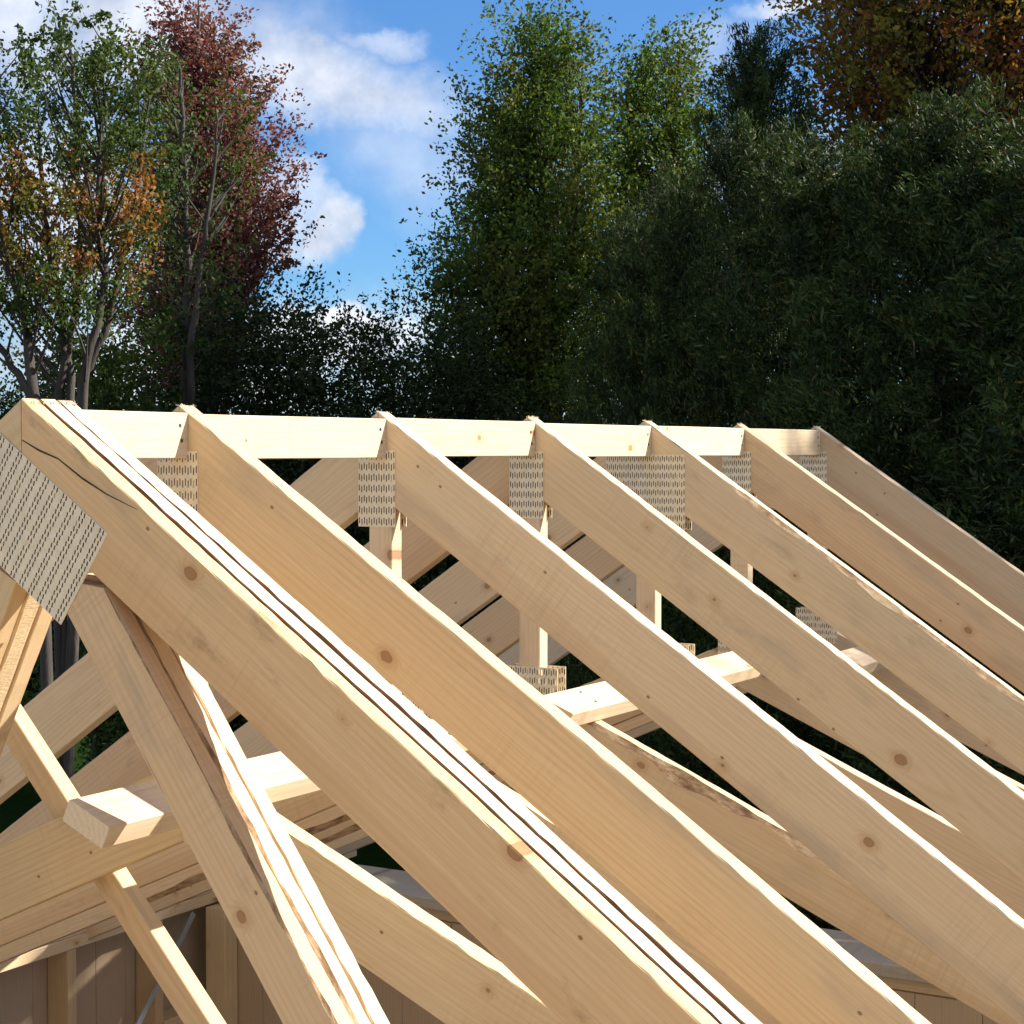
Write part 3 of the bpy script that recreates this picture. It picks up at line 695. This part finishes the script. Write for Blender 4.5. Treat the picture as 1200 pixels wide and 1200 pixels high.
for k, (px, Z, ty, rs, lb) in enumerate(ced):
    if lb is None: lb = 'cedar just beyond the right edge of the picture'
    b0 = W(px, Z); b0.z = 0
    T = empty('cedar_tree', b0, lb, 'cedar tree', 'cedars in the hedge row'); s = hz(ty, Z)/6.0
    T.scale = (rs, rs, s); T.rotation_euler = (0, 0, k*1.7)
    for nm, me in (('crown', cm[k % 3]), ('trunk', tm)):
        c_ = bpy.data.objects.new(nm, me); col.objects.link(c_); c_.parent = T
# -- tall trees beyond the right edge that shade the hedge and the far end of the ridge
def big_mesh():
    g = rng; C = []
    for _ in range(280):
        a = g.uniform(0, 6.283); z = g.uniform(.22, 1); R = 3.0*np.interp(z, [.2, .45, .8, 1], [.6, 1, .75, .15])*math.sqrt(g.uniform(.05, 1)); C.append((R*math.cos(a), R*math.sin(a), z*12))
    C = np.array(C); idx = np.repeat(np.arange(len(C)), 60); P = C[idx]+g.normal(size=(len(idx), 3))*.4
    return leaves(P, .17, .6, up=.2)
bm_ = quads_obj('crown', big_mesh(), L_GREEN); bmd = bm_.data; bpy.data.objects.remove(bm_)
V = []; F = []; tube(V, F, np.array([(0, 0, -.1), (.1, 0, 4), (0, .1, 8), (0, 0, 11.5)]), [.22, .17, .1, .02], 8)
bt_o = mesh_obj('trunk', V, F, BARK, smooth=True); btd = bt_o.data; bpy.data.objects.remove(bt_o)
SHADE = [(9.8, 7.95, .95), (11.5, 10.8, .80), (10.5, 13.0, .78), (13.5, 15.8, .95), (10.5, 18.5, .80)]
for k, (X_, Z_, s) in enumerate(SHADE):
    p = CAM + F0*Z_ + R0*X_; p.z = 0
    T = empty('broadleaf_tree', p, 'tall green tree beyond the right edge of the picture', 'tree', 'tall trees beyond the right edge')
    T.scale = (s, s, s); T.rotation_euler = (0, 0, k*2.1)
    for nm, me in (('crown', bmd), ('trunk', btd)):
        c_ = bpy.data.objects.new(nm, me); col.objects.link(c_); c_.parent = T

# ------------------------------------------------------------------ light
q, e = .75, .95
sd = Vector((1, q, e)).normalized(); elev = math.asin(sd.z)
L = bpy.data.lights.new('sun', 'SUN'); L.energy = 5.0; L.angle = math.radians(.53); L.color = (1, .965, .90)
lo = bpy.data.objects.new('sun', L); col.objects.link(lo); lo.rotation_euler = sd.to_track_quat('Z', 'Y').to_euler(); lo.location = (0, 0, 20)
w = bpy.data.worlds.new('World'); scene.world = w; w.use_nodes = True; t = NT(w.node_tree)
bg = w.node_tree.nodes['Background']
sky = t.new('ShaderNodeTexSky'); sky.sky_type = 'NISHITA'; sky.sun_disc = False; sky.sun_elevation = elev
sky.sun_rotation = math.atan2(sd.x, sd.y); sky.air_density = 1.0; sky.dust_density = .3; sky.ozone_density = 3.0; sky.altitude = 300
tc = t.new('ShaderNodeTexCoord'); dirv = tc.outputs['Generated']
df = t.math('MAXIMUM', t.vmath('DOT_PRODUCT', dirv, tuple(F0)), .05)
u = t.math('DIVIDE', t.vmath('DOT_PRODUCT', dirv, tuple(R0)), df); sx = t.new('ShaderNodeSeparateXYZ'); t.l.new(dirv, sx.inputs[0]); v = t.math('DIVIDE', sx.outputs[2], df)
cv = t.new('ShaderNodeCombineXYZ'); t.l.new(u, cv.inputs[0]); t.l.new(v, cv.inputs[1])
nz1 = t.noise(cv.outputs[0], 11, 8, .62); nz2 = t.noise(t.vmath('ADD', cv.outputs[0], (3.3, 1.7, .4)), 11, 8, .62)
uu = t.math('ADD', u, t.math('MULTIPLY', t.math('SUBTRACT', nz1, .5), .09)); vv = t.math('ADD', v, t.math('MULTIPLY', t.math('SUBTRACT', nz2, .5), .07))
def blob(x, y, rx, ry, ang, soft, amt):
    cx, cy = (x-600)/2152, (530-y)/2152; rx, ry = rx/2152, ry/2152; ca, sa = math.cos(math.radians(ang)), math.sin(math.radians(ang))
    a = t.math('SUBTRACT', uu, cx); b = t.math('SUBTRACT', vv, cy)
    A = t.math('DIVIDE', t.math('ADD', t.math('MULTIPLY', a, ca), t.math('MULTIPLY', b, sa)), rx); B = t.math('DIVIDE', t.math('SUBTRACT', t.math('MULTIPLY', b, ca), t.math('MULTIPLY', a, sa)), ry)
    r_ = t.math('SQRT', t.math('ADD', t.math('MULTIPLY', A, A), t.math('MULTIPLY', B, B)))
    return t.remap(r_, 1-soft, 1+soft, amt, 0, True)
cl = None
for a in [(120, 40, 240, 70, -6, .6, .9), (370, 100, 170, 42, -18, .7, .9), (300, 60, 100, 46, -20, .7, .7), (480, 195, 90, 50, -30, .95, .42), (372, 272, 34, 42, 0, .45, .95), (330, 250, 45, 60, 0, .4, .7), (20, 260, 150, 130, 0, .6, .85),
          (390, 400, 110, 38, 0, .25, 1.0), (200, 430, 260, 70, 0, .5, .8), (450, 60, 40, 14, 0, .7, .5), (840, 50, 50, 26, 15, .9, .4), (940, 0, 60, 14, 5, .5, .8), (640, 430, 300, 70, 0, .6, .7), (930, 200, 200, 50, 0, .7, .6)]:
    bb = blob(*a); cl = bb if cl is None else t.math('MAXIMUM', cl, bb)
cn = t.noise(cv.outputs[0], 26, 6, .6); cl = t.math('MULTIPLY', cl, t.remap(cn, .25, .6, .62, 1), clamp=True)
# general cloud outside the view, thickened for neutral fill light
gn = t.noise(t.vmath('MULTIPLY', dirv, (2.2, 2.2, 5)), 1.3, 6, .55)
beh = t.remap(t.vmath('DOT_PRODUCT', dirv, tuple(F0)), .80, .60)
cl = t.math('MAXIMUM', cl, t.math('MULTIPLY', t.remap(gn, .40, .58, 0, .92, True), beh))
shade = t.noise(t.vmath('ADD', cv.outputs[0], (1.1, 4.4, 0)), 14, 5, .6)
ccol = t.mix(t.remap(shade, .35, .62), (3.6, 4.0, 4.9), (7.2, 7.4, 7.8))
skyc = t.mix(1.0, sky.outputs[0], (.46, .74, 1.04), 'MULTIPLY')
t.l.new(t.mix(cl, skyc, ccol), bg.inputs['Color']); bg.inputs['Strength'].default_value = .078

# ------------------------------------------------------------------ camera and output
cd = bpy.data.cameras.new('camera'); co = bpy.data.objects.new('camera', cd); col.objects.link(co)
pt_ = -0.0326
fw = F0*math.cos(pt_) + Vector((0, 0, math.sin(pt_))); up = R0.cross(fw)
M = Matrix((R0, up, -fw)).transposed().to_4x4(); M.translation = CAM; co.matrix_world = M
cd.sensor_width = 36; cd.lens = 2151.96/1200*36; cd.clip_start = .05; cd.clip_end = 3000
scene.camera = co
scene.view_settings.view_transform = 'Standard'; scene.view_settings.look = 'None'; scene.view_settings.gamma = 1
scene.view_settings.exposure = .98
scene.cycles.use_denoising = True
scene.cycles.max_bounces = 8; scene.cycles.diffuse_bounces = 4; scene.cycles.transmission_bounces = 4
